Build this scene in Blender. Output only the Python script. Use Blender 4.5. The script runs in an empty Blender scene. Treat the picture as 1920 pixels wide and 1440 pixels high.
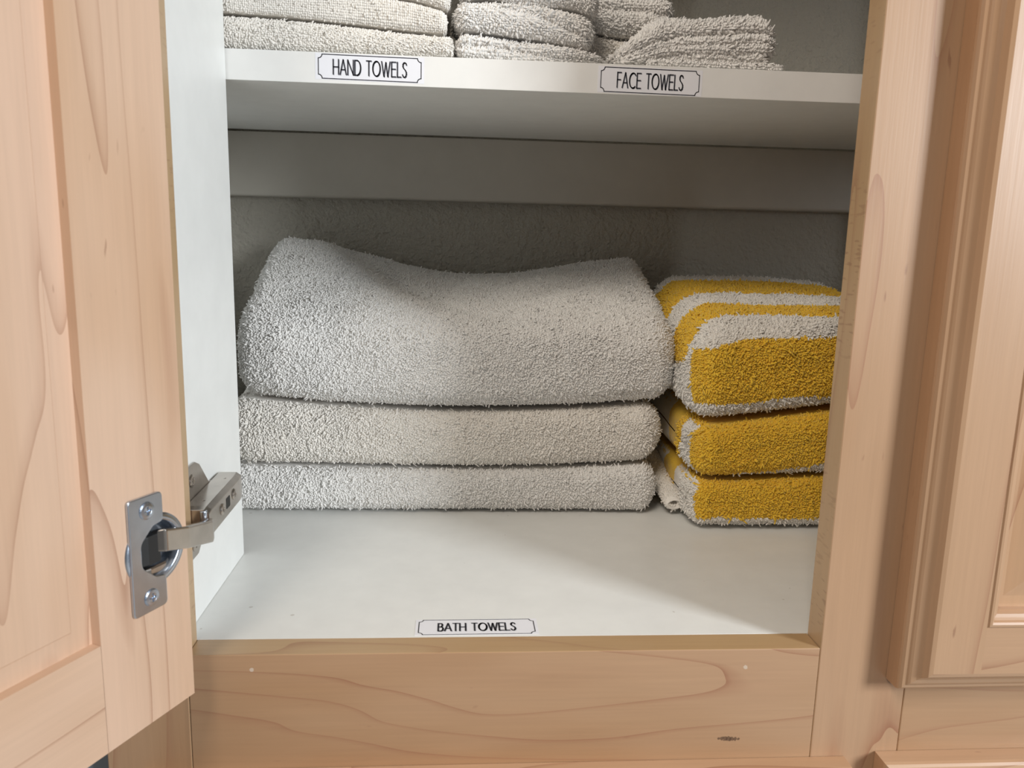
import bpy, bmesh, math
import numpy as np
from mathutils import Vector, Matrix

S = bpy.context.scene
COL = S.collection

# ------------------------------------------------------------------ camera
CAM = dict(loc=(0.15568, -0.43017, 0.24053), yaw=0.07048, pitch=0.17732, roll=0.0246, f=1460.194)
cd = bpy.data.cameras.new('camera'); cam = bpy.data.objects.new('camera', cd); COL.objects.link(cam)
def cam_axes():
    y, p, r = CAM['yaw'], CAM['pitch'], CAM['roll']
    f = Vector((math.cos(p)*math.sin(y), math.cos(p)*math.cos(y), -math.sin(p)))
    ri = Vector((math.cos(y), -math.sin(y), 0)); u = ri.cross(f)
    return math.cos(r)*ri+math.sin(r)*u, -math.sin(r)*ri+math.cos(r)*u, f
_r, _u, _f = cam_axes()
M = Matrix((( _r.x, _u.x, -_f.x), (_r.y, _u.y, -_f.y), (_r.z, _u.z, -_f.z))).to_4x4()
M.translation = Vector(CAM['loc']); cam.matrix_world = M
cd.sensor_width = 36; cd.sensor_fit = 'HORIZONTAL'; cd.lens = CAM['f']/1920*36
cd.clip_start = 0.01; cd.clip_end = 30
cd.dof.use_dof = True; cd.dof.focus_distance = 0.66; cd.dof.aperture_fstop = 17
S.camera = cam

# ------------------------------------------------------------------ world, lights, exposure
w = bpy.data.worlds.new('world'); S.world = w; w.use_nodes = True
w.node_tree.nodes['Background'].inputs[0].default_value = (0.92, 0.95, 1.0, 1)
w.node_tree.nodes['Background'].inputs[1].default_value = 0.11
def area(name, loc, target, sx, sy, power, color, spread=180):
    l = bpy.data.lights.new(name, 'AREA'); l.shape = 'RECTANGLE'; l.size = sx; l.size_y = sy
    l.energy = power; l.color = color; l.spread = math.radians(spread)
    o = bpy.data.objects.new(name, l); COL.objects.link(o); o.location = loc
    o.rotation_euler = (Vector(target)-Vector(loc)).to_track_quat('-Z', 'Y').to_euler()
    return o
area('window_light', (2.05, -1.45, 0.75), (0.1, 0.1, 0.1), 0.50, 0.80, 58, (0.92, 0.965, 1.0))
area('ceiling_light', (-.40, -1.10, 1.45), (0.2, 0.1, 0.0), 0.6, 0.6, 16, (1.0, 0.91, 0.80))
S.view_settings.view_transform = 'Standard'; S.view_settings.look = 'None'
S.view_settings.gamma = 1; S.view_settings.use_curve_mapping = False
S.view_settings.exposure = 0.12
S.cycles.use_denoising = True
S.cycles.max_bounces = 8; S.cycles.diffuse_bounces = 5

# ------------------------------------------------------------------ materials
def newmat(name):
    m = bpy.data.materials.new(name); m.use_nodes = True
    return m, m.node_tree, m.node_tree.nodes['Principled BSDF']
def node(nt, t, **k):
    n = nt.nodes.new(t)
    for a, b in k.items(): setattr(n, a, b)
    return n
def ramp(nt, stops):
    r = node(nt, 'ShaderNodeValToRGB'); e = r.color_ramp.elements
    while len(e) < len(stops): e.new(.5)
    for i, (p, c) in enumerate(stops):
        e[i].position = p; e[i].color = (*c, 1) if len(c) == 3 else c
    return r
def mth(nt, op, a, b=None, c=None):
    n = node(nt, 'ShaderNodeMath', operation=op)
    for i, x in enumerate((a, b, c)):
        if x is None: continue
        if hasattr(x, 'links') or hasattr(x, 'is_linked'): nt.links.new(x, n.inputs[i])
        else: n.inputs[i].default_value = x
    return n.outputs[0]
def mixc(nt, fac, a, b, mode='MIX'):
    n = node(nt, 'ShaderNodeMix', data_type='RGBA', blend_type=mode)
    for i, x in ((0, fac), (6, a), (7, b)):
        if hasattr(x, 'is_linked'): nt.links.new(x, n.inputs[i])
        else: n.inputs[i].default_value = x if i == 0 else (*x, 1)
    return n.outputs[2]
def noise(nt, vec, scale, detail=2, rough=.5, dist=0):
    n = node(nt, 'ShaderNodeTexNoise'); nt.links.new(vec, n.inputs['Vector'])
    n.inputs['Scale'].default_value = scale; n.inputs['Detail'].default_value = detail
    n.inputs['Roughness'].default_value = rough; n.inputs['Distortion'].default_value = dist
    return n.outputs['Fac']
def mapping(nt, scale, loc=(0, 0, 0)):
    tc = node(nt, 'ShaderNodeTexCoord'); m = node(nt, 'ShaderNodeMapping')
    nt.links.new(tc.outputs['Object'], m.inputs['Vector'])
    m.inputs['Scale'].default_value = scale; m.inputs['Location'].default_value = loc
    return m.outputs[0]
_maple = {}
def maple(axis='z', seed=0, base=(0.70, 0.485, 0.325), line=(0.30, 0.135, 0.075), fleck=False, k=6.0, strength=.8, spots=()):
    key = (axis, seed, base, line, fleck, k, strength, bool(spots))
    if key in _maple: return _maple[key]
    m, nt, b = newmat('maple_%s%d%s' % (axis, seed, '_fleck' if fleck else ''))
    ai = 'xyz'.index(axis)
    def sc(across, along):
        s = [across]*3; s[ai] = along; return tuple(s)
    off = (seed*3.7+.3, seed*1.9+.7, seed*5.1+.2)
    v1 = mapping(nt, sc(13, 1.7), off)
    n1 = noise(nt, v1, 1.0, 2.2, .42, .25)
    rings = mth(nt, 'FRACT', mth(nt, 'MULTIPLY', n1, k))
    rp = ramp(nt, [(0, (1, 1, 1)), (.035, (.5, .5, .5)), (.13, (.10, .10, .10)), (.7, (0, 0, 0)), (1, (.05, .05, .05))])
    nt.links.new(rings, rp.inputs[0])
    v2 = mapping(nt, sc(420, 14), off); n2 = noise(nt, v2, 1.0, 3, .6)
    v3 = mapping(nt, sc(9, 3.0), (off[1], off[2], off[0])); n3 = noise(nt, v3, 1.0, 3, .55)
    v4 = mapping(nt, sc(26, 2.2), (off[2], off[0], off[1])); n4 = noise(nt, v4, 1.0, 2, .5, .3)
    lf = mth(nt, 'MULTIPLY', rp.outputs[0], mth(nt, 'MULTIPLY', n4, strength*1.5))
    r3 = ramp(nt, [(.32, (base[0]*.90, base[1]*.84, base[2]*.76)), (.5, base), (.7, (min(1, base[0]*1.07), base[1]*1.08, base[2]*1.12))])
    nt.links.new(n3, r3.inputs[0])
    c = mixc(nt, lf, r3.outputs[0], line)
    fine = mth(nt, 'MULTIPLY_ADD', n2, .16, .92)
    cmb = node(nt, 'ShaderNodeCombineColor')
    for i in range(3): nt.links.new(fine, cmb.inputs[i])
    c = mixc(nt, 1.0, c, cmb.outputs[0], 'MULTIPLY')
    # short brown flecks
    vf = mapping(nt, sc(260, 60) if not fleck else sc(520, 900 if False else 420), off)
    if fleck:
        s = [420]*3; s[1] = 90
        vf = mapping(nt, tuple(s), off)
    nf = noise(nt, vf, 1.0, 1, .5)
    gate = noise(nt, mapping(nt, (16, 16, 16), off), 1.0, 1, .5)
    thr = .60 if fleck else .74
    fm = ramp(nt, [(thr, (0, 0, 0)), (thr+.06, (1, 1, 1))]); nt.links.new(nf, fm.inputs[0])
    gm = ramp(nt, [(.42 if fleck else .5, (0, 0, 0)), (.62, (1, 1, 1))]); nt.links.new(gate, gm.inputs[0])
    ff = mth(nt, 'MULTIPLY', mth(nt, 'MULTIPLY', fm.outputs[0], gm.outputs[0]), .38 if fleck else .55)
    c = mixc(nt, ff, c, (line[0]*.8, line[1]*.85, line[2]*.9))
    for (sx, sy, sz, rad, col) in spots:
        tc = node(nt, 'ShaderNodeTexCoord'); vm = node(nt, 'ShaderNodeVectorMath', operation='DISTANCE')
        nt.links.new(tc.outputs['Object'], vm.inputs[0]); vm.inputs[1].default_value = (sx, sy, sz)
        nn = noise(nt, mapping(nt, (900, 900, 900)), 1, 1, .5)
        d = mth(nt, 'ADD', vm.outputs['Value'], mth(nt, 'MULTIPLY', nn, rad*1.1))
        c = mixc(nt, mth(nt, 'MULTIPLY', mth(nt, 'LESS_THAN', d, rad*1.5), .75), c, col)
    nt.links.new(c, b.inputs['Base Color'])
    b.inputs['Roughness'].default_value = .38
    b.inputs['Coat Weight'].default_value = .12; b.inputs['Coat Roughness'].default_value = .25
    bp = node(nt, 'ShaderNodeBump'); bp.inputs['Strength'].default_value = .06; bp.inputs['Distance'].default_value = .001
    nt.links.new(n2, bp.inputs['Height']); nt.links.new(bp.outputs[0], b.inputs['Normal'])
    _maple[key] = m
    return m
def plain(name, col, rough=.4, metal=0, speck=False):
    m, nt, b = newmat(name)
    n = noise(nt, mapping(nt, (40, 40, 40)), 1, 3, .6)
    r = ramp(nt, [(.3, tuple(x*.97 for x in col)), (.7, tuple(min(1, x*1.02) for x in col))]); nt.links.new(n, r.inputs[0])
    c = r.outputs[0]
    if speck:
        f = noise(nt, mapping(nt, (170, 170, 170), (2, 5, 1)), 1, 0, .5)
        g = ramp(nt, [(.86, (0, 0, 0)), (.885, (.35, .35, .35))]); nt.links.new(f, g.inputs[0])
        c = mixc(nt, g.outputs[0], c, (.25, .18, .12))
    nt.links.new(c, b.inputs['Base Color'])
    b.inputs['Roughness'].default_value = rough; b.inputs['Metallic'].default_value = metal
    return m
MEL = plain('white_melamine', (.84, .85, .83), .42)
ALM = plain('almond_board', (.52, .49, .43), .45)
DECK = plain('white_deck', (.84, .84, .81), .40, speck=True)
BAND = plain('shelf_edge', (.84, .83, .80), .45)
STICK = plain('sticker_vinyl', (.86, .86, .90), .30)
BLACK = plain('black_print', (.008, .008, .016), .5)
GREYP = plain('grey_print', (.30, .30, .34), .5)
def metal(name, col, rough, sc=(60, 60, 60)):
    m, nt, b = newmat(name)
    n = noise(nt, mapping(nt, sc), 1, 3, .6)
    r = ramp(nt, [(.3, tuple(x*.8 for x in col)), (.7, col)]); nt.links.new(n, r.inputs[0]); nt.links.new(r.outputs[0], b.inputs['Base Color'])
    b.inputs['Metallic'].default_value = 1; b.inputs['Roughness'].default_value = rough
    return m
ZINC = metal('zinc_plate', (.64, .72, .84), .27)
NICKEL = metal('nickel_steel', (.62, .575, .53), .24)
SHADEM = plain('recess_shade', (.015, .015, .015), .6)  # near-black colour that paints the shade inside the hinge recesses
m, nt, b = newmat('orange_peel_paint'); WALLM = m
b.inputs['Base Color'].default_value = (.44, .41, .35, 1); b.inputs['Roughness'].default_value = .7
n = noise(nt, mapping(nt, (230, 230, 230)), 1, 3, .55)
n2_ = noise(nt, mapping(nt, (70, 70, 70)), 1, 2, .5)
bp = node(nt, 'ShaderNodeBump'); bp.inputs['Strength'].default_value = .8; bp.inputs['Distance'].default_value = .0045
nt.links.new(mth(nt, 'ADD', n, n2_), bp.inputs['Height']); nt.links.new(bp.outputs[0], b.inputs['Normal'])
SLATE = plain('slate_paint', (.20, .23, .26), .7)
FLOORM = plain('grey_floor_tile', (.35, .33, .30), .5)

def terry(name, white=(.87, .85, .82), stripe=None):
    m, nt, b = newmat(name)
    n = noise(nt, mapping(nt, (700, 700, 700)), 1, 2, .6)
    fine = mth(nt, 'MULTIPLY_ADD', n, .22, .89)
    cmb = node(nt, 'ShaderNodeCombineColor')
    for i in range(3): nt.links.new(fine, cmb.inputs[i])
    if stripe:
        at = node(nt, 'ShaderNodeAttribute', attribute_name='stripe')
        col = mixc(nt, at.outputs['Fac'], white, stripe)
        c = mixc(nt, 1.0, col, cmb.outputs[0], 'MULTIPLY')
    else: c = mixc(nt, 1.0, white, cmb.outputs[0], 'MULTIPLY')
    nt.links.new(c, b.inputs['Base Color'])
    b.inputs['Roughness'].default_value = .95; b.inputs['Specular IOR Level'].default_value = .15
    b.inputs['Sheen Weight'].default_value = .25; b.inputs['Sheen Roughness'].default_value = .5
    return m
TERRY = terry('white_terry')
TERRY2 = terry('cream_terry', (.87, .83, .77))
TERRYY = terry('striped_terry', (.84, .81, .76), (.83, .54, .05))

# ------------------------------------------------------------------ mesh helpers
def link(name, me, parent=None, mats=()):
    o = bpy.data.objects.new(name, me); COL.objects.link(o)
    for m in (mats if isinstance(mats, (list, tuple)) else [mats]): me.materials.append(m)
    if parent: o.parent = parent
    return o
def empty(name, loc=(0, 0, 0), parent=None, rz=0):
    o = bpy.data.objects.new(name, None); COL.objects.link(o); o.location = loc; o.rotation_euler[2] = rz
    o.empty_display_size = .02
    if parent: o.parent = parent
    return o
def tag(o, label=None, cat=None, group=None, kind=None):
    for k, v in (('label', label), ('category', cat), ('group', group), ('kind', kind)):
        if v: o[k] = v
    return o
def box_bm(bm, x0, x1, y0, y1, z0, z1, mi=0):
    vs = [bm.verts.new(p) for p in ((x0, y0, z0), (x1, y0, z0), (x1, y1, z0), (x0, y1, z0), (x0, y0, z1), (x1, y0, z1), (x1, y1, z1), (x0, y1, z1))]
    fs = []
    for q in ((0, 3, 2, 1), (4, 5, 6, 7), (0, 1, 5, 4), (1, 2, 6, 5), (2, 3, 7, 6), (3, 0, 4, 7)):
        f = bm.faces.new([vs[i] for i in q]); f.material_index = mi; fs.append(f)
    return fs
def finish(bm, name, parent, mats, bevel=0, seg=2, smooth=False):
    me = bpy.data.meshes.new(name); bm.normal_update(); bm.to_mesh(me); bm.free()
    o = link(name, me, parent, mats)
    if smooth:
        for p in me.polygons: p.use_smooth = True
    if bevel:
        md = o.modifiers.new('bevel', 'BEVEL'); md.width = bevel; md.segments = seg; md.limit_method = 'ANGLE'; md.angle_limit = .6
        md.harden_normals = False
    return o
def box(name, parent, mats, x0, x1, y0, y1, z0, z1, bevel=.0006, facemat=None):
    bm = bmesh.new(); fs = box_bm(bm, x0, x1, y0, y1, z0, z1)
    if facemat:   # {face index: slot}; order: bottom, top, front(-y), right(+x), back, left(-x)
        for i, s in facemat.items(): fs[i].material_index = s
    return finish(bm, name, parent, mats, bevel)
def prism(bm, pts, ax, a0, a1, mi=0):
    """polygon pts (2D) extruded along axis ax from a0 to a1"""
    def P(p, a):
        return {'x': (a, p[0], p[1]), 'y': (p[0], a, p[1]), 'z': (p[0], p[1], a)}[ax]
    A = [bm.verts.new(P(p, a0)) for p in pts]; B = [bm.verts.new(P(p, a1)) for p in pts]
    n = len(pts)
    bm.faces.new(A).material_index = mi; bm.faces.new(B[::-1]).material_index = mi
    for i in range(n): bm.faces.new((A[i], B[i], B[(i+1) % n], A[(i+1) % n])).material_index = mi
    bmesh.ops.recalc_face_normals(bm, faces=bm.faces)
def cyl_bm(bm, c, axis, r, h, n=24, mi=0, r2=None):
    axis = Vector(axis).normalized(); q = axis.to_track_quat('Z', 'Y'); r2 = r if r2 is None else r2
    A = []; B = []
    for i in range(n):
        t = 2*math.pi*i/n; d = q @ Vector((math.cos(t), math.sin(t), 0))
        A.append(bm.verts.new(Vector(c)+d*r)); B.append(bm.verts.new(Vector(c)+d*r2+axis*h))
    bm.faces.new(A[::-1]).material_index = mi; bm.faces.new(B).material_index = mi
    for i in range(n): bm.faces.new((A[i], A[(i+1) % n], B[(i+1) % n], B[i])).material_index = mi

# ------------------------------------------------------------------ room
DZ = -0.82        # floor height below the cabinet deck
tag(box('floor', None, FLOORM, -1.4, 2.0, -2.2, .46, DZ-.05, DZ, 0), kind='structure')
tag(box('wall_back', None, WALLM, -1.4, 2.0, .4246, .46, DZ, 1.7, 0), kind='structure')
tag(box('wall_left', None, SLATE, -1.4, -.1165, .012, .4246, DZ, 1.7, 0), kind='structure')
tag(box('trim_1', None, SLATE, -.1165, -.0495, .012, .018, DZ, 1.7, 0), kind='structure')

# ------------------------------------------------------------------ cabinet
cab = empty('linen_cabinet', (.2, .2, DZ))
tag(cab, 'built-in maple face-frame cabinet with white interior holding stacked towels', 'cabinet')
inv = Matrix.Translation((-.2, -.2, -DZ))
def adopt(o):           # parts are modelled in room coordinates
    o.location = Vector(o.location)+Vector((-.2, -.2, -DZ)); return o
W = .381; SR = .4377; TOPZ = .76; SB = -.70
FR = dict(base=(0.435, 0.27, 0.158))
def cbox(name, mats, *a, **k): return adopt(box(name, cab, mats, *a, **k))
cbox('stile', [maple('z', 1, **FR), maple('z', 2, fleck=True, base=(.50, .34, .19))], -.049, -.0002, 0, .019, SB, TOPZ, facemat={3: 1, 5: 1})
cbox('stile', [maple('z', 3, **FR), maple('z', 4, fleck=True, base=(.50, .34, .19))], W, SR, 0, .019, SB, TOPZ, facemat={3: 1, 5: 1})
cbox('stile', [maple('z', 5, **FR)], .86, .91, 0, .019, SB, TOPZ)
SP = ((.0367, 0, -.0095, .0013, (.62, .52, .43)), (.3344, 0, -.0121, .0013, (.60, .50, .40)))+tuple((.3210+.0021*i, 0, -.0603-.0001*i, (.0009, .0013, .0016, .0018, .0016, .0013, .0009)[i], (.07, .035, .02)) for i in range(7))
RTOP = maple('x', 9, base=(.50, .34, .19), k=9)
cbox('rail', [maple('x', 6, spots=SP, k=9, **FR), RTOP], 0, W-.0003, 0, .019, -.095, 0, facemat={1: 1})
cbox('rail', [maple('x', 7, k=10, **FR), RTOP], SR+.0003, .86, 0, .019, -.095, .012, facemat={1: 1})
cbox('rail', [maple('x', 8, **FR)], 0, W-.0003, 0, .019, TOPZ-.06, TOPZ)
cbox('rail', [maple('x', 8, **FR)], SR+.0003, .86, 0, .019, TOPZ-.06, TOPZ)
cbox('deck', DECK, -.10, .90, .0192, .4240, -.016, 0, bevel=0)
cbox('side_panel', MEL, -.1160, -.1002, .0194, .4240, SB, TOPZ)
cbox('side_panel', MEL, .9002, .916, .0194, .4240, SB, TOPZ)
cbox('cabinet_top', MEL, -.10, .90, .0194, .4240, TOPZ-.016, TOPZ)
cbox('divider_panel', MEL, -.0236, -.0076, .0194, .1515, .0002, TOPZ-.017, bevel=.0005)
cbox('toe_board', maple('x', 7, **FR), -.049, .91, .05, .065, DZ, SB+.0)
# nailing rail with a softened lower edge
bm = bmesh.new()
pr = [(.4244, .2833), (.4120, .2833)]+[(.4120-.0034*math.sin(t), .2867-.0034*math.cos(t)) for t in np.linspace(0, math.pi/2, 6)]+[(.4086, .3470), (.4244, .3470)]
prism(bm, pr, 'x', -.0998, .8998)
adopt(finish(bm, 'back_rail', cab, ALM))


# ---- doors: two full-height stiles, two rails between them, mitred outer moulding and inner bead, floating panel
OG = [(0, 0), (0, .0105), (.0006, .0125), (.002, .0137), (.0038, .0142), (.0046, .0150), (.0058, .0158), (.0085, .0168), (.0105, .0182), (.0120, .0202), (.0128, .0213), (.0145, .0218), (.0152, .0220)]
BEAD = [(.0448, .0220), (.0456, .0228), (.0470, .0230), (.0482, .0222), (.0488, .0205), (.0500, .0195), (.0520, .0188), (.0530, .0150), (.0530, .0060)]
def cup_cut(o, cx, cz, root):
    bm = bmesh.new(); cyl_bm(bm, (cx, -.0104, cz), (0, 1, 0), .0174, .02, 40); bmesh.ops.recalc_face_normals(bm, faces=bm.faces)
    me = bpy.data.meshes.new('cut'); bm.to_mesh(me); bm.free(); c = bpy.data.objects.new('cut', me); COL.objects.link(c); c.parent = root
    md = o.modifiers.new('b', 'BOOLEAN'); md.object = c; md.operation = 'DIFFERENCE'; md.solver = 'EXACT'
    dg = bpy.context.evaluated_depsgraph_get(); dg.update()
    me2 = bpy.data.meshes.new_from_object(o.evaluated_get(dg)); o.modifiers.clear(); o.data = me2
    bpy.data.objects.remove(c)
def paneled_door(root, wd, z0, z1, vm, hm, pm, cup=None, inner_back=.0573):
    """local: x from 0 (hinge/left edge) to wd, back at y=0, front towards -y"""
    T = .0110; FW = .0448
    def strips(bm, kind, flip):
        def q(a, b_, c, d):
            bm.faces.new([bm.verts.new(p) for p in (a, b_, c, d)])
        def P(along_edge, o, h, end, eo):
            # end 0/1 chooses which end, eo the distance kept from that end
            if kind == 'stile': return ((wd-o) if flip else o, -h, (z0+eo) if end == 0 else (z1-eo))
            return (eo if end == 0 else wd-eo, -h, (z1-o) if flip else (z0+o))
        for prof in (OG[1:], BEAD):
            for (o1, h1), (o2, h2) in zip(prof, prof[1:]):
                q(P(0, o1, h1, 0, o1), P(0, o2, h2, 0, o2), P(0, o2, h2, 1, o2), P(0, o1, h1, 1, o1))
        e = .0152 if kind == 'stile' else .0448
        q(P(0, .0152, .022, 0, e), P(0, FW, .022, 0, e), P(0, FW, .022, 1, e), P(0, .0152, .022, 1, e))
    for kind, flip in (('stile', 0), ('stile', 1), ('rail', 0), ('rail', 1)):
        bm = bmesh.new(); ib = inner_back
        if kind == 'stile': box_bm(bm, *((wd-ib, wd) if flip else (0, ib)), -T, 0, z0, z1)
        else: box_bm(bm, ib+.0002, wd-ib-.0002, -T, 0, *((z1-ib, z1) if flip else (z0, z0+ib)))
        o = finish(bm, kind, root, vm if kind == 'stile' else hm)
        if cup and kind == 'stile' and not flip: cup_cut(o, *cup, root)
        bm = bmesh.new(); bm.from_mesh(o.data); strips(bm, kind, flip)
        bmesh.ops.remove_doubles(bm, verts=bm.verts, dist=1e-6)
        bmesh.ops.recalc_face_normals(bm, faces=bm.faces); bm.to_mesh(o.data); bm.free()
    bm = bmesh.new()
    F = [(.0530, .0085), (.0530, .0112), (.0600, .0112), (.088, .0180), (.0895, .0200), (.092, .0205)]
    Bk = [(.0530, .0085), (inner_back-.001, .0058), (inner_back+.0105, .0058), (inner_back+.0113, .0052), (inner_back+.02, .0050)]
    for steps in (F, Bk):
        rings = [[bm.verts.new(p) for p in ((o, -h, z0+o), (wd-o, -h, z0+o), (wd-o, -h, z1-o), (o, -h, z1-o))] for o, h in steps]
        for a, b_ in zip(rings, rings[1:]):
            for i in range(4): bm.faces.new((a[i], a[(i+1) % 4], b_[(i+1) % 4], b_[i]))
        bm.faces.new(rings[-1])
    bmesh.ops.remove_doubles(bm, verts=bm.verts, dist=1e-6); bmesh.ops.recalc_face_normals(bm, faces=bm.faces)
    finish(bm, 'panel', root, pm)
    return root
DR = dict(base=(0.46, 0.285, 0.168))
d2 = empty('door', (.4248-.2, -.0004-.2, -DZ), cab)
paneled_door(d2, .421, -.0205, .735, maple('z', 11, **DR), maple('x', 12, **DR), maple('z', 13, base=(.50, .31, .18)))
tag(d2, 'closed raised-panel maple door on the right')
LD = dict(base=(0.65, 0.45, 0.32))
HX, HY, HA = .0097, -.0181, .4436
d1 = empty('door', (HX-.2, HY-.2, -DZ), cab, rz=-(math.pi/2+HA))
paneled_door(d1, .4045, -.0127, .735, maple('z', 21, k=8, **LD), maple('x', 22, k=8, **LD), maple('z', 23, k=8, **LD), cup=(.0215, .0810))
tag(d1, 'open maple door seen from its back')

def drawer_front(x0, x1, z1, seed):
    bm = bmesh.new(); z0 = z1-.15
    rings = [[bm.verts.new(p) for p in ((x0+o, -h, z0+o), (x1-o, -h, z0+o), (x1-o, -h, z1-o), (x0+o, -h, z1-o))] for o, h in OG]
    for a, b_ in zip(rings, rings[1:]):
        for i in range(4): bm.faces.new((a[i], a[(i+1) % 4], b_[(i+1) % 4], b_[i]))
    bm.faces.new(rings[-1]); bm.faces.new(rings[0][::-1]); bmesh.ops.recalc_face_normals(bm, faces=bm.faces)
    o = adopt(finish(bm, 'drawer_front', cab, maple('x', seed, base=(.52, .33, .20), k=8))); o.location.y += -.0004; return o
drawer_front(-.030, .4030, -.0742, 14)
drawer_front(.4232, .846, -.0712, 15)

# ---- cup hinge: one steel fitting, part of the cabinet
hinge = empty('hinge', (-.2, -.2, -DZ), cab)
ca, sa = math.cos(HA), math.sin(HA)
DM = Matrix(((-sa, -ca, 0, HX), (-ca, sa, 0, HY), (0, 0, 1, 0), (0, 0, 0, 1)))   # door back frame: (s, out, z)
DM = Matrix(((-sa, ca, 0, HX), (-ca, -sa, 0, HY), (0, 0, 1, 0), (0, 0, 0, 1)))
def dbm(bm): bmesh.ops.transform(bm, matrix=DM, verts=bm.verts); bmesh.ops.recalc_face_normals(bm, faces=bm.faces); return bm
def rounded(pts, rads, n=5):
    out = []
    N = len(pts)
    for i in range(N):
        p = Vector(pts[i]); a = Vector(pts[i-1]); b_ = Vector(pts[(i+1) % N]); r = rads[i] if isinstance(rads, (list, tuple)) else rads
        if r == 0: out.append(tuple(p)); continue
        da = (a-p).normalized(); db = (b_-p).normalized(); ang = da.angle(db); t = min(r/math.tan(ang/2), (a-p).length*.49, (b_-p).length*.49)
        P0 = p+da*t; P1 = p+db*t
        for k in range(n+1):
            s = k/n; out.append(tuple((1-s)**2*P0+2*s*(1-s)*p+s*s*P1))
    return out
# flange (s, z)
fl = rounded([(.0168, .1115), (.0385, .1115), (.0385, .0495), (.0168, .0495), (.0168, .0660), (.0235, .0672), (.0318, .0745), (.0318, .0870), (.0235, .0945), (.0168, .0955)],
             [.003, .0025, .0025, .003, .003, .004, .006, .006, .004, .003])
bm = bmesh.new(); prism(bm, [(s, z) for s, z in fl], 'y', .0001, .0019)
o = finish(dbm(bm), 'cup_flange', hinge, ZINC, .0005, 2)
# cup: rim, wall, floor
bm = bmesh.new(); n = 48; prof = [(.0192, .0001), (.0190, .0008), (.0160, .0012), (.0150, .0006), (.0146, -.0060), (.0125, -.0092), (.0, -.0098)]
rings = []
for r, h in prof:
    rings.append([bm.verts.new((.0215+r*math.cos(2*math.pi*i/n), h, .0810+r*math.sin(2*math.pi*i/n))) for i in range(n)] if r else [bm.verts.new((.0215, h, .0810))])
for a, b_ in zip(rings, rings[1:]):
    for i in range(n):
        if len(b_) == 1: bm.faces.new((a[i], a[(i+1) % n], b_[0]))
        else: bm.faces.new((a[i], a[(i+1) % n], b_[(i+1) % n], b_[i]))
finish(dbm(bm), 'cup', hinge, ZINC, smooth=True)
bm = bmesh.new(); prism(bm, [(.0075, -.0095), (.0325, -.0095), (.0325, -.0030), (.024, -.0008), (.0140, -.0008), (.0075, -.0040)], 'z', .0665, .0715); 
for v in bm.verts: pass
dbm(bm); finish(bm, 'cup_bridge', hinge, NICKEL, .0012, 3)
bm = bmesh.new(); prism(bm, [(.0180, -.0095), (.0315, -.0095), (.0300, -.0010), (.0260, .0004), (.0180, .0004)], 'z', .0735, .0890); dbm(bm); finish(bm, 'socket_shade', hinge, SHADEM, .0006, 2)  # solid block; its black stands in for shade in the cup cavity
def screw(cx, parent_frame, axis_c, axis, r=.0044, name='screw', rec=.0009):
    """domed screw head with a cross recess; axis_c centre on the surface, axis outward"""
    bm = bmesh.new(); n = 28; a = Vector(axis).normalized(); q = a.to_track_quat('Z', 'Y'); c = Vector(axis_c)
    prof = [(r, -.0002), (r, .0003), (r*.86, .0008), (r*.55, .0010), (r*.50, .0009)]
    rings = []
    for rr, h in prof: rings.append([bm.verts.new(c+q @ Vector((rr*math.cos(2*math.pi*i/n), rr*math.sin(2*math.pi*i/n), h))) for i in range(n)])
    cross = []
    for i in range(n):
        t = 2*math.pi*i/n; rr = r*(.46 if abs(math.cos(2*t)) > .72 else .20); cross.append(bm.verts.new(c+q @ Vector((rr*math.cos(t), rr*math.sin(t), .0008))))
    low = [bm.verts.new(c+(v.co-c)*.8-a*rec*1.6) for v in cross]
    rings += [cross, low]
    for x, y in zip(rings, rings[1:]):
        for i in range(n): bm.faces.new((x[i], x[(i+1) % n], y[(i+1) % n], y[i]))
    f = bm.faces.new(low); 
    for fc in bm.faces: fc.material_index = 0
    bmesh.ops.recalc_face_normals(bm, faces=bm.faces)
    for fc in bm.faces:
        if low[0] in fc.verts and len(fc.verts) > 6: fc.material_index = 1  # recess floor coloured near-black, its shade painted in
    return finish(bm, name, hinge, [ZINC if name == 'screw' else NICKEL, SHADEM])
out = Vector((ca, -sa, 0))
for s, z in ((.0272, .1038), (.0272, .0572)):
    p = DM @ Vector((s, .0019, z)); screw(0, None, p, out, .0046)
# mounting plate on the divider panel (plane x = -.0076)
wing = rounded([(.028, .0600), (.028, .0475), (.0345, .0440), (.046, .0440), (.058, .0530), (.070, .0620), (.086, .0650), (.086, .0800), (.071, .0840), (.055, .1000), (.047, .1035), (.033, .1035), (.028, .0985), (.028, .0850)], .0022, 4)
bm = bmesh.new(); prism(bm, wing, 'x', -.0076, -.0058); finish(bm, 'mounting_plate', hinge, NICKEL, .0006, 2)
for z in (.0935, .0525): screw(0, None, (-.0058, .0395, z), (1, 0, 0), .0042, 'wing_screw')
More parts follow.
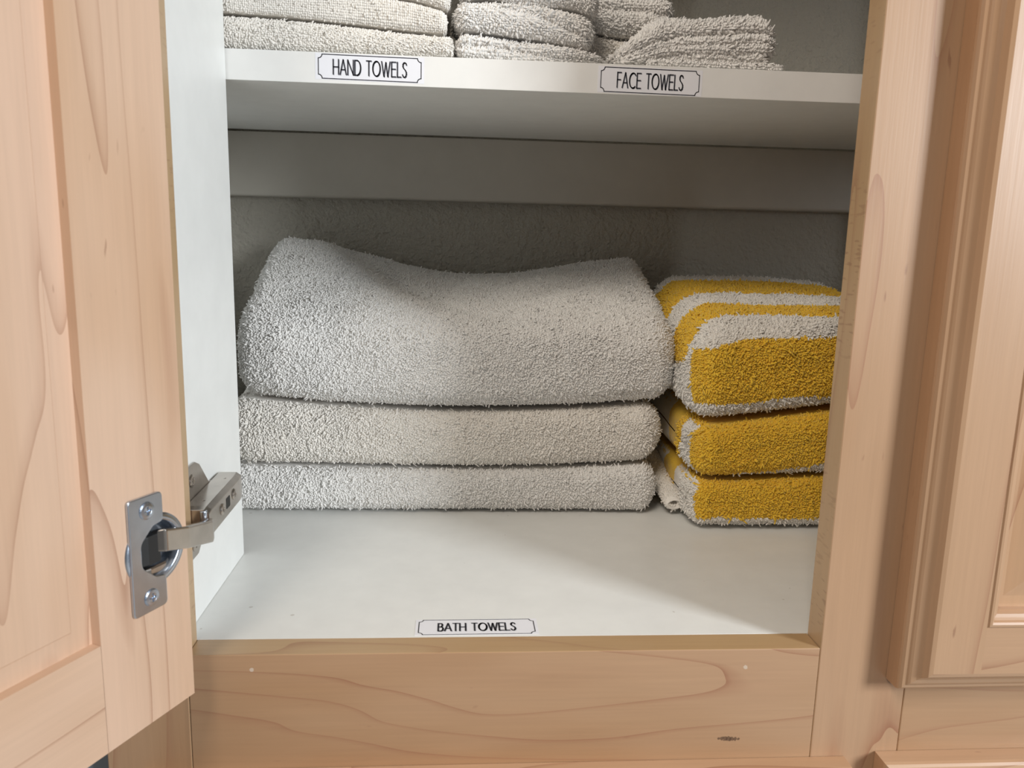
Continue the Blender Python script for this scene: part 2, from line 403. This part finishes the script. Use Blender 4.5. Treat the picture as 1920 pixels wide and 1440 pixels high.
# arm body: folded channel
bm = bmesh.new()
sec = rounded([(-.0058, .0625), (-.0058, .0822), (.0068, .0822), (.0100, .0800), (.0100, .0650), (.0068, .0625)], [0, .001, .001, .001, .001, .001], 3)
A = []
for (y, zs, xs) in ((.0200, -.0005, 0), (.0260, 0, 0), (.0850, .0012, 0), (.0930, .0012, -.001)):
    A.append([bm.verts.new((x+xs*(x > 0), y, z+zs)) for x, z in sec])
for a, b_ in zip(A, A[1:]):
    for i in range(len(sec)): bm.faces.new((a[i], a[(i+1) % len(sec)], b_[(i+1) % len(sec)], b_[i]))
bm.faces.new(A[0]); bm.faces.new(A[-1][::-1]); bmesh.ops.recalc_face_normals(bm, faces=bm.faces)
finish(bm, 'arm_body', hinge, NICKEL, .0004, 2)
bm = bmesh.new(); prism(bm, rounded([(.0535, .0705), (.0615, .0705), (.0615, .0775), (.0535, .0775)], .0008, 3), 'x', .0096, .01015); finish(bm, 'slot', hinge, SHADEM)  # dark inlay on the arm face, the slot's shade put into colour
screw(0, None, (.0101, .0450, .0735), (1, 0, 0), .0037, 'adjusting_screw'); screw(0, None, (.0101, .0705, .0750), (1, 0, 0), .0037, 'adjusting_screw')
for y, z in ((.036, .0822), (.079, .0830)):
    bm = bmesh.new(); cyl_bm(bm, (.002, y, z-.0002), (0, 0, 1), .0013, .0007, 14, r2=.0009); finish(bm, 'rivet', hinge, NICKEL)
# arm link between cup and body
bm = bmesh.new()
P = [((.0015, -.0362), .0905, .0785), ((.0056, -.0352), .0910, .0784), ((.0112, -.0178), .0860, .0732), ((.0134, .0150), .0772, .0636), ((.0120, .0215), .0765, .0630)]
# offset thickness away from the viewer side (towards -x)
L = []
for (x, y), zt_, zb_ in P:
    L.append([bm.verts.new(p) for p in ((x, y, zb_), (x, y, zt_), (x-.0045, y+.0015, zt_-.0002), (x-.0045, y+.0015, zb_+.0002))])
for a, b_ in zip(L, L[1:]):
    for i in range(4): bm.faces.new((a[i], a[(i+1) % 4], b_[(i+1) % 4], b_[i]))
bm.faces.new(L[0]); bm.faces.new(L[-1][::-1]); bmesh.ops.recalc_face_normals(bm, faces=bm.faces)
finish(bm, 'arm_link', hinge, NICKEL, .0012, 3)
bm = bmesh.new(); cyl_bm(bm, (.0066, .0205, .0640), (0, 0, 1), .0022, .0172, 18); finish(bm, 'pivot_pin', hinge, ZINC, .0004, 2)

# ------------------------------------------------------------------ shelf (lifts off its pins) and stickers
shelf = empty('shelf', (.4, .28, .3488))
tag(shelf, 'white melamine shelf above the bath towels, carrying hand towels and face towels', 'shelf')
YS = .1530
b_ = box('board', shelf, [MEL, BAND], -.0995, .8998, YS, .4070, .3488, .3694, .0003, facemat={2: 1}); b_.location = (-.4, -.28, -.3488)
GL = {  # stroke letters in a unit-height cell: width, list of polylines
 'H': (.58, [[(0, 0), (0, 1)], [(.58, 0), (.58, 1)], [(0, .5), (.58, .5)]]),
 'A': (.66, [[(0, 0), (.33, 1), (.66, 0)], [(.13, .33), (.53, .33)]]),
 'N': (.60, [[(0, 0), (0, 1), (.60, 0), (.60, 1)]]),
 'D': (.62, [[(0, 0), (0, 1), (.22, 1)]+[(.22+.40*math.sin(t), .5+.5*math.cos(t)) for t in np.linspace(.15, math.pi-.15, 12)]+[(.22, 0), (0, 0)]]),
 'T': (.52, [[(0, 1), (.52, 1)], [(.26, 1), (.26, 0)]]),
 'O': (.80, [[(.40+.40*math.sin(t), .5+.5*math.cos(t)) for t in np.linspace(0, 2*math.pi, 28)]]),
 'W': (.92, [[(0, 1), (.25, 0), (.46, .95), (.67, 0), (.92, 1)]]),
 'E': (.46, [[(.46, 1), (0, 1), (0, 0), (.46, 0)], [(0, .52), (.42, .52)]]),
 'L': (.40, [[(0, 1), (0, 0), (.40, 0)]]),
 'S': (.44, [[(.42, .84), (.36, .95), (.24, 1), (.12, .97), (.04, .87), (.04, .72), (.12, .61), (.30, .48), (.40, .36), (.42, .22), (.36, .07), (.23, 0), (.09, .03), (0, .17)]]),
 'F': (.44, [[(.44, 1), (0, 1), (0, 0)], [(0, .52), (.38, .52)]]),
 'C': (.72, [[(.42+.42*math.sin(t), .5+.5*math.cos(t)) for t in np.linspace(.82, .82-math.pi-1.5, 22)]]),
 'B': (.48, [[(0, 0), (0, 1), (.20, 1), (.34, .96), (.40, .86), (.39, .68), (.32, .57), (.20, .54), (0, .54)], [(.20, .54), (.36, .51), (.46, .40), (.48, .26), (.43, .09), (.32, .01), (.20, 0), (0, 0)]]),
 ' ': (.30, []),
}
def stroke(bm, pts, th, put, mi):
    """flat pen stroke: one quad per segment, ends lengthened so corners close"""
    pts = [Vector(p) for p in pts]
    for a, b_ in zip(pts, pts[1:]):
        d = b_-a
        if d.length < 1e-7: continue
        d = d.normalized(); e = d*th*.42; nn = Vector((-d.y, d.x))*th/2
        vs = [bm.verts.new(put(p)) for p in (a-e-nn, b_+e-nn, b_+e+nn, a-e+nn)]
        bm.faces.new(vs).material_index = mi
def sticker(text, parent, poff, origin, ex, ey, en, wd, ht, cap, tw, name_label, th=.00078, shadow=(.00035, -.0004)):
    """vinyl label: lower-left origin of the printed frame, unit vectors ex (right) ey (up) en (outward)"""
    ex, ey, en, O = Vector(ex), Vector(ey), Vector(en), Vector(origin)-Vector(poff)
    bm = bmesh.new(); mg = .0022
    q = [O+ex*a+ey*b+en*h for h in (.00002, .00014) for a, b in ((-mg, -mg*.35), (wd+mg, -mg*.35), (wd+mg, ht+mg*.35), (-mg, ht+mg*.35))]
    vs = [bm.verts.new(p) for p in q]
    for f in ((4, 5, 6, 7), (0, 1, 5, 4), (1, 2, 6, 5), (2, 3, 7, 6), (3, 0, 4, 7)): bm.faces.new([vs[i] for i in f]).material_index = 0
    o = finish(bm, 'label_sticker', parent, [STICK]); tag(o, name_label)
    bm = bmesh.new()
    def put(h): return lambda p: O+ex*p[0]+ey*p[1]+en*h
    r = .0026; fr = [(r, 0)]
    for cx, cy, a0 in ((wd, 0, 180), (wd, ht, 270), (0, ht, 0), (0, 0, 90)):
        arc = [(cx+r*math.cos(math.radians(a0-x)), cy+r*math.sin(math.radians(a0-x))) for x in np.linspace(0, 90, 7)]
        fr += arc
    fr.append((r, 0))
    stroke(bm, fr, .0006, put(.00022), 0)
    tot = sum(GL[c][0] for c in text)+.17*(len(text)-1); sx = tw/tot
    x0 = (wd-tw)/2; y0 = (ht-cap)/2
    for dx, dy, h, mi in ((shadow[0], shadow[1], .00018, 1), (0, 0, .00022, 0)):
        x = x0
        for c in text:
            for pl in GL[c][1]: stroke(bm, [(x+p[0]*sx+dx, y0+p[1]*cap+dy) for p in pl], th, put(h), mi)
            x += (GL[c][0]+.17)*sx
    finish(bm, 'lettering', o, [BLACK, GREYP])
PO = (.4, .28, .3488)
sticker('HAND TOWELS', shelf, PO, (.0556, YS, .3520), (1, 0, -.007), (0.007, 0, 1), (0, -1, 0), .0715, .0160, .0098, .0510, 'white sticker printed HAND TOWELS in black')
sticker('FACE TOWELS', shelf, PO, (.2553, YS, .3505), (1, 0, -.008), (0.008, 0, 1), (0, -1, 0), .0718, .0166, .0102, .0480, 'white sticker printed FACE TOWELS in black')
sticker('BATH TOWELS', cab, (.2, .2, DZ), (.1329, .0215, 0), (1, 0.006, 0), (-.006, 1, 0), (0, 0, 1), .0735, .0190, .0098, .0490, 'white sticker printed BATH TOWELS in black', th=.0010)

# ------------------------------------------------------------------ towels: folded slabs of terry, one continuous mesh each
def vnoise(p, seed):
    """smooth value noise, p (...,3) -> -1..1"""
    p = np.asarray(p, float); i = np.floor(p).astype(np.int64); f = p-i; f = f*f*(3-2*f)
    def h(ix, iy, iz):
        n = (ix*374761393+iy*668265263+iz*2147483647+seed*144269504) & 0xffffffff
        n = ((n ^ (n >> 13))*1274126177) & 0xffffffff; n = (n ^ (n >> 16)) & 0xffffffff
        return n/4294967295*2-1
    r = 0
    for dx in (0, 1):
        for dy in (0, 1):
            for dz in (0, 1):
                wgt = (f[..., 0] if dx else 1-f[..., 0])*(f[..., 1] if dy else 1-f[..., 1])*(f[..., 2] if dz else 1-f[..., 2])
                r = r+wgt*h(i[..., 0]+dx, i[..., 1]+dy, i[..., 2]+dz)
    return r
def resample(P, ds, closed):
    P = np.asarray(P, float)
    if closed: P = np.vstack([P, P[:1]])
    L = np.r_[0, np.cumsum(np.hypot(*np.diff(P, axis=0).T))]; n = max(4, int(round(L[-1]/ds)))
    t = np.linspace(0, L[-1], n+1)[:n+(0 if closed else 1)]
    return np.stack([np.interp(t, L, P[:, k]) for k in range(P.shape[1])], 1), t
def tufted(name, parent, mat, G, closed_v, rng, mask, h, lean, colf=None, pile=(.9, .58), hvar=.5, spacing=None, rlean=.5):
    """G (nu,nv,3) grid of base points -> one mesh whose every cell in mask grows a bent loop"""
    nu, nv, _ = G.shape
    du = np.gradient(G, axis=0)
    if closed_v: dv = (np.roll(G, -1, 1)-np.roll(G, 1, 1))/2
    else: dv = np.gradient(G, axis=1)
    N = np.cross(du, dv); N /= np.linalg.norm(N, axis=2, keepdims=True)+1e-12
    ii, jj = np.meshgrid(np.arange(nu-1), np.arange(nv if closed_v else nv-1), indexing='ij'); j2 = (jj+1) % nv
    idx = np.stack([ii*nv+jj, (ii+1)*nv+jj, (ii+1)*nv+j2, ii*nv+j2], -1).reshape(-1, 4)
    V = G.reshape(-1, 3); NN = N.reshape(-1, 3)
    C = V[idx].mean(1); CN = NN[idx].mean(1); CN /= np.linalg.norm(CN, axis=1, keepdims=True)+1e-12
    mk = mask(C, CN)
    base_q = idx[~mk]; q = idx[mk]; C = C[mk]; CN = CN[mk]; m = len(q)
    hh = h*(1-hvar/2+hvar*rng.random(m))*(1+.8*(rng.random(m) > .93))
    R = rng.normal(size=(m, 3)); R -= (R*CN).sum(1, keepdims=True)*CN
    Lf = lean(C, CN); Lf = Lf-(Lf*CN).sum(1, keepdims=True)*CN
    Ld = (Lf+rlean*R)*hh[:, None]
    K = V[q]-C[:, None]
    r1 = C[:, None]+K*pile[0]+(CN*hh[:, None]*.5+Ld*.25)[:, None]
    r2 = C[:, None]+K*pile[1]+(CN*hh[:, None]*.95+Ld*.9)[:, None]
    n0 = len(V); allv = np.vstack([V, r1.reshape(-1, 3), r2.reshape(-1, 3)])
    i1 = n0+np.arange(4*m).reshape(m, 4); i2 = n0+4*m+np.arange(4*m).reshape(m, 4)
    F = [base_q]
    for a, b_ in ((q, i1), (i1, i2)):
        for k in range(4): F.append(np.stack([a[:, k], a[:, (k+1) % 4], b_[:, (k+1) % 4], b_[:, k]], 1))
    F.append(i2); F = np.vstack(F)
    me = bpy.data.meshes.new(name)
    me.vertices.add(len(allv)); me.vertices.foreach_set('co', allv.astype(np.float32).ravel())
    me.loops.add(F.size); me.loops.foreach_set('vertex_index', F.astype(np.int32).ravel())
    me.polygons.add(len(F)); me.polygons.foreach_set('loop_start', (np.arange(len(F))*4).astype(np.int32))
    me.polygons.foreach_set('loop_total', np.full(len(F), 4, np.int32)); me.polygons.foreach_set('use_smooth', np.ones(len(F), bool))
    if colf is not None:
        cv = colf(V, NN); ct = colf(C, CN)
        at = me.attributes.new('stripe', 'FLOAT', 'POINT'); at.data.foreach_set('value', np.r_[cv, np.repeat(ct, 4), np.repeat(ct, 4)].astype(np.float32))
    me.update(); me.validate()
    return link(name, me, parent, mat)
def towel(name, label, cat, group, mat, xL, xR, y0, y1, zb, zt, rf=.36, capL=None, capR=None, ds=.0014, h=.0018, seed=1, bump=(.0012, 28), seams=(),
          colour=None, warp=None, top_to=None, backr=.4, lean=(0, 0, -.25), side=True, hvar=.5, rlean=.5, parent=None, squash=2.5):
    rng = np.random.default_rng(seed)
    xm = np.array([(xL+xR)/2]); D = float(np.mean(y1-y0(xm))); H = float(np.mean(zt(xm, y0(xm)+.02)-zb(xm, y0(xm)+.02)))
    def corner(cx, cy, rx, ry, a0):
        return [(cx+rx*np.sign(math.cos(a))*abs(math.cos(a))**(2/squash), cy+ry*np.sign(math.sin(a))*abs(math.sin(a))**(2/squash)) for a in np.linspace(a0, a0+math.pi/2, 12)]
    ry = H*rf; rx = min(H*rf*1.05, D*.3); rb = H*backr
    P = corner(rx, ry, rx, ry, math.pi)+corner(D-rb, rb, rb, rb, 1.5*math.pi)+corner(D-rb, H-rb, rb, rb, 0)+corner(rx, H-ry, rx, ry, math.pi/2)
    prof, arc = resample(P, ds, True)          # a (depth), b (height)
    cL = capL or H*.45; cR = capR or H*.45; I = H/2*.97
    def cap(c):
        c2 = min(c, I); pts = [(0, I)] if I > c2 else []
        pts += [(c*(1-math.cos(f)), c2*(1-math.sin(f))) for f in np.linspace(0, math.pi/2, 14)]
        return pts
    path = [(xL+a, i) for a, i in cap(cL)]+[(xR-a, i) for a, i in cap(cR)[::-1]]
    path, _ = resample(path, ds, False)
    X = path[:, 0][:, None]+0*prof[:, 0][None]; ins = path[:, 1][:, None]
    a = D/2+(prof[:, 0][None]-D/2)*(1-ins/(D/2)); b = H/2+(prof[:, 1][None]-H/2)*(1-ins/(H/2))
    Y0 = y0(X); Y = Y0+a/D*(y1-Y0)
    B = zb(X, Y); T = zt(X, Y); Z = B+b/H*(T-B)
    for (bs, dep, wd) in seams:
        bsx = bs(X) if callable(bs) else bs
        fr = np.clip(1-a/(H*.9), 0, 1)
        Y = Y+dep*np.exp(-((b/H-bsx)/wd)**2)*(fr > 0)*np.minimum(1, fr*2)
    G = np.stack([X, Y, Z], -1)
    du = np.gradient(G, axis=0); dv = (np.roll(G, -1, 1)-np.roll(G, 1, 1))/2; N = np.cross(du, dv); N /= np.linalg.norm(N, axis=2, keepdims=True)+1e-12
    cen = G.mean((0, 1)); flip = ((G-cen)*N).sum() < 0
    if flip: G = G[:, ::-1]; N = -N[:, ::-1]; 
    amp, fq = bump
    free = np.clip(1-np.abs(N[..., 2])*(0 if top_to else 1)*(N[..., 2] < 0), 0, 1)
    dsp = amp*(vnoise(G*fq, seed)+.5*vnoise(G*fq*2.3+7, seed+1)); dsp = dsp*np.where(N[..., 2] < -.5, .1, 1)*(np.where(N[..., 2] > .6, .1, 1) if top_to else 1)
    G = G+N*dsp[..., None]
    G = G+rng.uniform(-.22, .22, G.shape)*ds*np.where(np.arange(len(G))[:, None, None] % (len(G)-1) == 0, 0, 1)
    if warp: G = warp(G)
    lim = top_to if top_to else 9
    L0 = np.array(lean)
    def mask(C, CN): return (CN[:, 1] < .35) & (CN[:, 2] > -.90) & (C[:, 1] < lim) & ((CN[:, 2] < .95) | (not top_to))
    def lf(C, CN):
        f = np.stack([vnoise(C*45, seed+5), vnoise(C*45, seed+6), vnoise(C*45, seed+7)], -1)
        return L0+.38*f
    o = tufted(name, parent, mat, G, True, rng, mask, h, lf, colour, rlean=rlean, hvar=hvar)
    me = o.data; c = Vector(((xL+xR)/2, float(np.mean(y0(xm)))+D/2, float(np.min(G[..., 2]))))
    me.transform(Matrix.Translation(-c)); o.location = c
    if label: tag(o, label, cat, group)
    return o
def lin(*pts):
    xs = [p[0] for p in pts]; ys = [p[1] for p in pts]
    return lambda x: np.interp(x, xs, ys)
def smooth(*pts):
    """smooth interpolation through points"""
    xs = np.array([p[0] for p in pts]); ys = np.array([p[1] for p in pts]); co = np.polyfit(xs, ys, min(len(xs)-1, 4))
    return lambda x: np.polyval(co, np.clip(x, xs[0], xs[-1]))
# white bath towels ------------------------------------------------
BG = 'white bath towels stacked on the cabinet floor'
s1 = smooth((-.033, .0445), (.08, .0425), (.22, .0430), (.338, .0485))
s2 = smooth((-.033, .1050), (.066, .0972), (.22, .0968), (.346, .1050))
GAP = .0040
towel('bath_towel', 'folded white bath towel at the bottom of its stack, resting on the white cabinet floor', 'towel', BG, TERRY,
      -.047, .3375, lambda x: .2405-.004*np.clip((x-.26)/.08, 0, 1)+0*x, .385, lambda x, y: .0034+0*x, lambda x, y: s1(x)-GAP/2+.05*np.clip(y-.26, 0, 1), seed=11, top_to=.265, rf=.42)
towel('bath_towel', 'folded white bath towel in the middle of the three-high white stack', 'towel', BG, TERRY2,
      -.047, .3405, lambda x: .2385+.0015*np.sin(x*22), .388, lambda x, y: s1(x)+GAP/2+.05*np.clip(y-.26, 0, 1), lambda x, y: s2(x)-GAP/2+.16*np.clip(y-.26, 0, 1), seed=23, top_to=.27, rf=.42)
bk = lin((-.04, .243), (-.01, .2425), (.03, .2375), (.066, .2265), (.11, .2145), (.16, .2075), (.21, .2095), (.26, .2190), (.31, .2290), (.345, .2330))
ft = lin((-.04, .168), (0, .170), (.08, .172), (.16, .170), (.22, .171), (.30, .173), (.355, .170))
def top3(x, y):
    t = np.clip((y-.236)/(.395-.236), 0, 1.02)
    s = t**.95
    bkx = bk(x); bkx = sum(bk(x+d) for d in (-.02, -.01, 0, .01, .02))/5
    z = ft(x)*(1-s)+bkx*s
    z = z-.0045*np.exp(-(((x-.10)*.9+(y-.335))/.012)**2)*np.exp(-((x-.12)/.06)**2)
    z = z-.004*np.exp(-(((x-.26)*.5-(y-.325))/.014)**2)*np.exp(-((x-.25)/.05)**2)
    z = z+.003*np.sin(x*30+y*22)*np.sin(t*3.1)
    return z
towel('bath_towel', 'thick folded white bath towel on top of the white stack, its back corners rising higher', 'towel', BG, TERRY,
      -.0335, .3475, lambda x: .2340+.0015*np.sin(x*17+1)+.006*np.clip((.0-x)/.03, 0, 1), .396, lambda x, y: s2(x)+GAP/2+.16*np.clip(y-.26, 0, 1), top3, seed=37, rf=.40, capL=.017, capR=.020, bump=(.0016, 22), backr=.10)
GAP = .0056
# yellow striped towels --------------------------------------------
YG = 'yellow and white striped towels stacked beside the bath towels'
SEED = {}
def stripes(z_marks, y_marks, y_front, xcap, side_marks, seed, slope=0):
    """front colour by height, top colour by depth, left flank colour by depth; 1 = yellow"""
    def f(P, N):
        w_ = .0016*vnoise(P*np.array([60, 60, 60]), seed)+.0010*vnoise(P*300, seed+3)
        x, y, z = P[:, 0], P[:, 1], P[:, 2]
        def band(v, marks):
            r = np.zeros(len(v))
            for a, b_ in marks: r[(v+w_ > a) & (v+w_ < b_)] = 1
            return r
        front = band(z-slope*np.clip(x-.38, 0, 1), z_marks); top = band(y, y_marks); sd = band(y, side_marks)
        isfront = (y < y_front)
        r = np.where(isfront, front, top)
        isside = (x < xcap) & (N[:, 0] < -.55)
        return np.where(isside, sd, r)
    return f
t1 = smooth((.355, .0465), (.40, .0465), (.47, .0500), (.56, .0520))
t2 = smooth((.355, .0940), (.385, .0965), (.47, .1075), (.56, .1130))
towel('striped_towel', 'yellow and white striped towel at the bottom of the striped stack, beside a rolled edge', 'towel', YG, TERRYY,
      .3600, .556, lambda x: .1985+.10*np.clip(.366-x, 0, 1), .385, lambda x, y: .0044+0*x, lambda x, y: t1(x)-GAP/2+.03*np.clip(y-.22, 0, 1), seed=51, top_to=.24, rf=.36, capL=.012,
      colour=stripes([(.0130, .2)], [(.1, .215), (.30, .36)], .9, .366, [(.1, .2035), (.262, .30)], 5), h=.0020)
towel('striped_towel', 'yellow and white striped towel in the middle of the striped stack', 'towel', YG, TERRYY,
      .3580, .556, lambda x: .1960+.25*np.clip(.372-x, 0, 1), .388, lambda x, y: t1(x)+GAP/2+.03*np.clip(y-.22, 0, 1), lambda x, y: t2(x)-GAP/2+.12*np.clip(y-.22, 0, 1), seed=57, top_to=.25, rf=.40, capL=.016,
      colour=stripes([(.0495, .3)], [(.1, .215), (.30, .36)], .9, .368, [(.1, .212), (.236, .285)], 6, .14), h=.0020)
def ytop(x, y):
    return np.interp(y, [.19, .22, .30, .40], [.1800, .1870, .2005, .2145])+0*x-.012*np.clip((.385-x)/.04, 0, 1)**1.5-.022*np.clip((x-.47)/.1, 0, 1)*np.clip(y-.2, 0, .2)*5*.3
def scol(P, N):
    x, y, z = P[:, 0], P[:, 1], P[:, 2]
    w_ = .0018*vnoise(P*40, 71)+.0008*vnoise(P*300, 72)
    dz = np.interp(x, [.345, .36, .385, .42, .47, .56], [-.014, -.010, -.004, 0, .002, .003])
    zz = z-dz+w_
    lowb = np.interp(x, [.345, .37, .47, .56], [.1120, .1125, .1225, .127])
    fr = (zz > 0)*(z+w_ > lowb)*(zz < .1690)
    yy = y+w_*2.5+.35*dz
    tp = ((yy > .216) & (yy < .250)) | ((yy > .290) & (yy < .350))
    onf = (y < .212)
    r = np.where(onf, fr, tp)
    sd = ((y+w_ > .285) & (y < .33)) 
    isside = (z < .150-.2*(y-.2)) & (N[:, 0] < -.5) & (y > .213)
    return np.where(isside, sd, r).astype(float)
towel('striped_towel', 'thick yellow and white striped towel on top of the striped stack', 'towel', YG, TERRYY,
      .3505, .556, lambda x: .1950+.35*np.clip(.368-x, 0, 1), .396, lambda x, y: t2(x)+GAP/2+.12*np.clip(y-.22, 0, 1), ytop, seed=63, rf=.40, capL=.026, colour=scol, h=.0021)

# rolled hem of the bottom striped towel
def rolled(name, parent, mat, pts, r, seed):
    rng = np.random.default_rng(seed); pts = np.array(pts, float); n = 60; t = np.linspace(0, len(pts)-1, n)
    Cn = np.stack([np.interp(t, range(len(pts)), pts[:, k]) for k in range(3)], 1); T = np.gradient(Cn, axis=0); T /= np.linalg.norm(T, axis=1, keepdims=True)
    up = np.array([0, 0, 1.]); A = np.cross(T, up); A /= np.linalg.norm(A, axis=1, keepdims=True); B = np.cross(A, T)
    th = np.linspace(0, 2*math.pi, 30, endpoint=False); rows = []
    for (off, rr) in ((.010, r*.45), (.004, r*.55), (.0005, r*.66), (-.0008, r*.85)):
        rows.append(Cn[0]+T[0]*off+(A[0]*np.cos(th)[:, None]*1.15+B[0]*np.sin(th)[:, None]*.75)*rr)
    for i in range(n): rows.append(Cn[i]+(A[i]*np.cos(th)[:, None]*1.15+B[i]*np.sin(th)[:, None]*.8)*r)
    G = np.array(rows)[:, ::-1]
    G = G+rng.uniform(-.15, .15, G.shape)*.0015
    cc = Cn[10]; 
    du = np.gradient(G, axis=0); dv = (np.roll(G, -1, 1)-np.roll(G, 1, 1))/2; N = np.cross(du, dv)
    if ((G[30]-Cn[26])*N[30]).sum() < 0: G = G[:, ::-1]
    k0 = Cn[0][1]
    o = tufted(name, parent, mat, G, True, rng, lambda C, CN: C[:, 1] > k0+.002, .0016, lambda C, CN: np.zeros_like(C))
    return o
yt = bpy.data.objects['striped_towel']
rh = rolled('rolled_edge', yt, TERRY2, [(.3535, .236, .0115), (.3525, .27, .0185), (.3515, .31, .0300), (.3510, .35, .0400)], .0068, 9)
rh.location = -yt.location

# hand towels and face towels on the shelf -------------------------
ZS = .3694+.0016
HG = 'white hand towels stacked on the shelf'; FG = 'white face towels on the shelf'
h1 = smooth((-.06, .3935), (0, .3925), (.056, .3905), (.10, .3872), (.148, .3852)); h2 = smooth((-.06, .4120), (.05, .4090), (.115, .4068), (.146, .4000))
bk_ = lambda y, k=.05: k*np.clip(y-.18, 0, 1)
towel('hand_towel', 'folded white hand towel at the bottom of the shelf stack, flat on the shelf', 'towel', HG, TERRY2,
      -.085, .1482, lambda x: .1562+0*x, .36, lambda x, y: ZS+0*x, lambda x, y: h1(x)-.001, seed=71, top_to=.17, rf=.46, capR=.004, capL=.01, ds=.0014, h=.0013, bump=(.0008, 30), hvar=.3, lean=(.5, 0, -.5))
towel('hand_towel', 'folded white hand towel second up in the shelf stack, with a flatter weave', 'towel', HG, TERRY2,
      -.085, .1440, lambda x: .1555+.0008*np.sin(x*30), .36, lambda x, y: h1(x)+.0014, lambda x, y: h2(x)-.0012, seed=73, top_to=.17, rf=.34, capR=.004, capL=.01, ds=.0014, h=.0009, bump=(.0009, 26), hvar=.3, rlean=.3)
towel('hand_towel', 'folded white hand towel third up, cut off by the top of the photo', 'towel', HG, TERRY2,
      -.085, .1460, lambda x: .1550+0*x, .36, lambda x, y: h2(x)+.0016, lambda x, y: h2(x)+.019, seed=75, rf=.34, capR=.004, capL=.01, ds=.0014, h=.0009, bump=(.0009, 26), hvar=.3, rlean=.3)
fk = dict(ds=.0014, h=.0017, bump=(.0011, 40), hvar=.5, rlean=.45)
a1 = smooth((.15, .3880), (.18, .3868), (.21, .3842), (.235, .3815), (.258, .3765)); a2 = smooth((.15, .4085), (.18, .4095), (.215, .4075), (.248, .4015)); 
towel('face_towel', 'small folded white face towel lowest beside the hand towels, its fold seam wavy', 'towel', FG, TERRY,
      .1530, .2575, lambda x: .1570+.004*np.sin((x-.15)*40)**2, .26, lambda x, y: ZS+0*x, lambda x, y: a1(x)-.0022, seed=81, top_to=.2, rf=.42, capL=.007, capR=.010, lean=(.35, 0, -.1),
      seams=[(lambda x: .42+.18*np.sin((x-.15)*60), .0035, .10)], **fk)
towel('face_towel', 'small folded white face towel with a slanting seam, above the lowest face towel', 'towel', FG, TERRY,
      .1505, .2490, lambda x: .1560+0*x, .26, lambda x, y: a1(x)+.001, lambda x, y: a2(x)-.001, seed=83, top_to=.2, rf=.45, capL=.010, capR=.009, lean=(.15, 0, -.4),
      seams=[(lambda x: np.interp(x, [.15, .172, .206, .232, .245], [1.1, .88, .72, .42, .30]), .0042, .09)], **fk)
towel('face_towel', 'small folded white face towel third up, only its underside edge in view', 'towel', FG, TERRY,
      .1560, .2520, lambda x: .1580+0*x, .26, lambda x, y: a2(x)+.001+.002*np.sin((x-.15)*90), lambda x, y: a2(x)+.020, seed=85, rf=.45, capL=.008, capR=.009, lean=(.15, 0, -.2), **fk)
towel('face_towel', 'shaded white face towel lying behind and between the two piles of face towels', 'towel', FG, TERRY2,
      .2420, .3140, lambda x: .1990+.0*x, .30, lambda x, y: ZS+0*x, lambda x, y: .3995+.003*np.sin(x*60)+0*y, seed=87, top_to=.215, rf=.40, capL=.012, capR=.010, lean=(0, 0, -.2), seams=[(.62, .002, .10)], **fk)
towel('face_towel', 'white face towel on the rear pile, with a seam running to a dark notch', 'towel', FG, TERRY,
      .2440, .3160, lambda x: .1935+0*x, .30, lambda x, y: .4015+.003*np.sin(x*60)+0*y, lambda x, y: .4285+0*x, seed=89, rf=.46, capL=.010, capR=.011, lean=(.1, 0, -.3),
      seams=[(lambda x: np.interp(x, [.244, .262, .300, .306], [.70, .62, .60, .50]), .0045, .07)], **fk)
b1 = lambda x: np.interp(x, [.262, .270, .285, .297, .31, .345, .372, .385], [.3760, .3810, .3935, .4040, .4040, .4058, .4085, .4040])
def zb2(x, y): return np.interp(x, [.258, .285, .31, .40], [ZS, ZS, ZS+.0045, ZS+.0045])+0*y
towel('face_towel', 'rightmost white face towel with several fold lines and a rounded right end', 'towel', FG, TERRY,
      .2640, .3860, lambda x: np.interp(x, [.26, .29, .305, .39], [.1640, .1590, .1600, .1600]), .1915, zb2, lambda x, y: (b1(x)+b1(x-.006)+b1(x+.006))/3+.12*np.clip(y-.19, 0, .05), seed=91, rf=.44, capL=.010, capR=.013, lean=(.45, 0, .15),
      seams=[(lambda x: np.interp(x, [.295, .303, .32, .38], [.50, .50, .60, .66]), .0050, .065), (lambda x: np.interp(x, [.29, .32, .385], [.30, .36, .44]), .0028, .05), (lambda x: np.interp(x, [.29, .32, .385], [.10, .16, .22]), .0028, .05)], **fk)
towel('face_towel', 'thin white face towel flat on the shelf under the rightmost face towel', 'towel', FG, TERRY,
      .2900, .3905, lambda x: .1575+0*x, .191, lambda x, y: ZS-.0006+0*x, lambda x, y: ZS+.0035+0*x, seed=93, top_to=.19, rf=.45, capR=.006, capL=.003, lean=(.3, 0, 0), ds=.0014, h=.0014, bump=(.0002, 40))
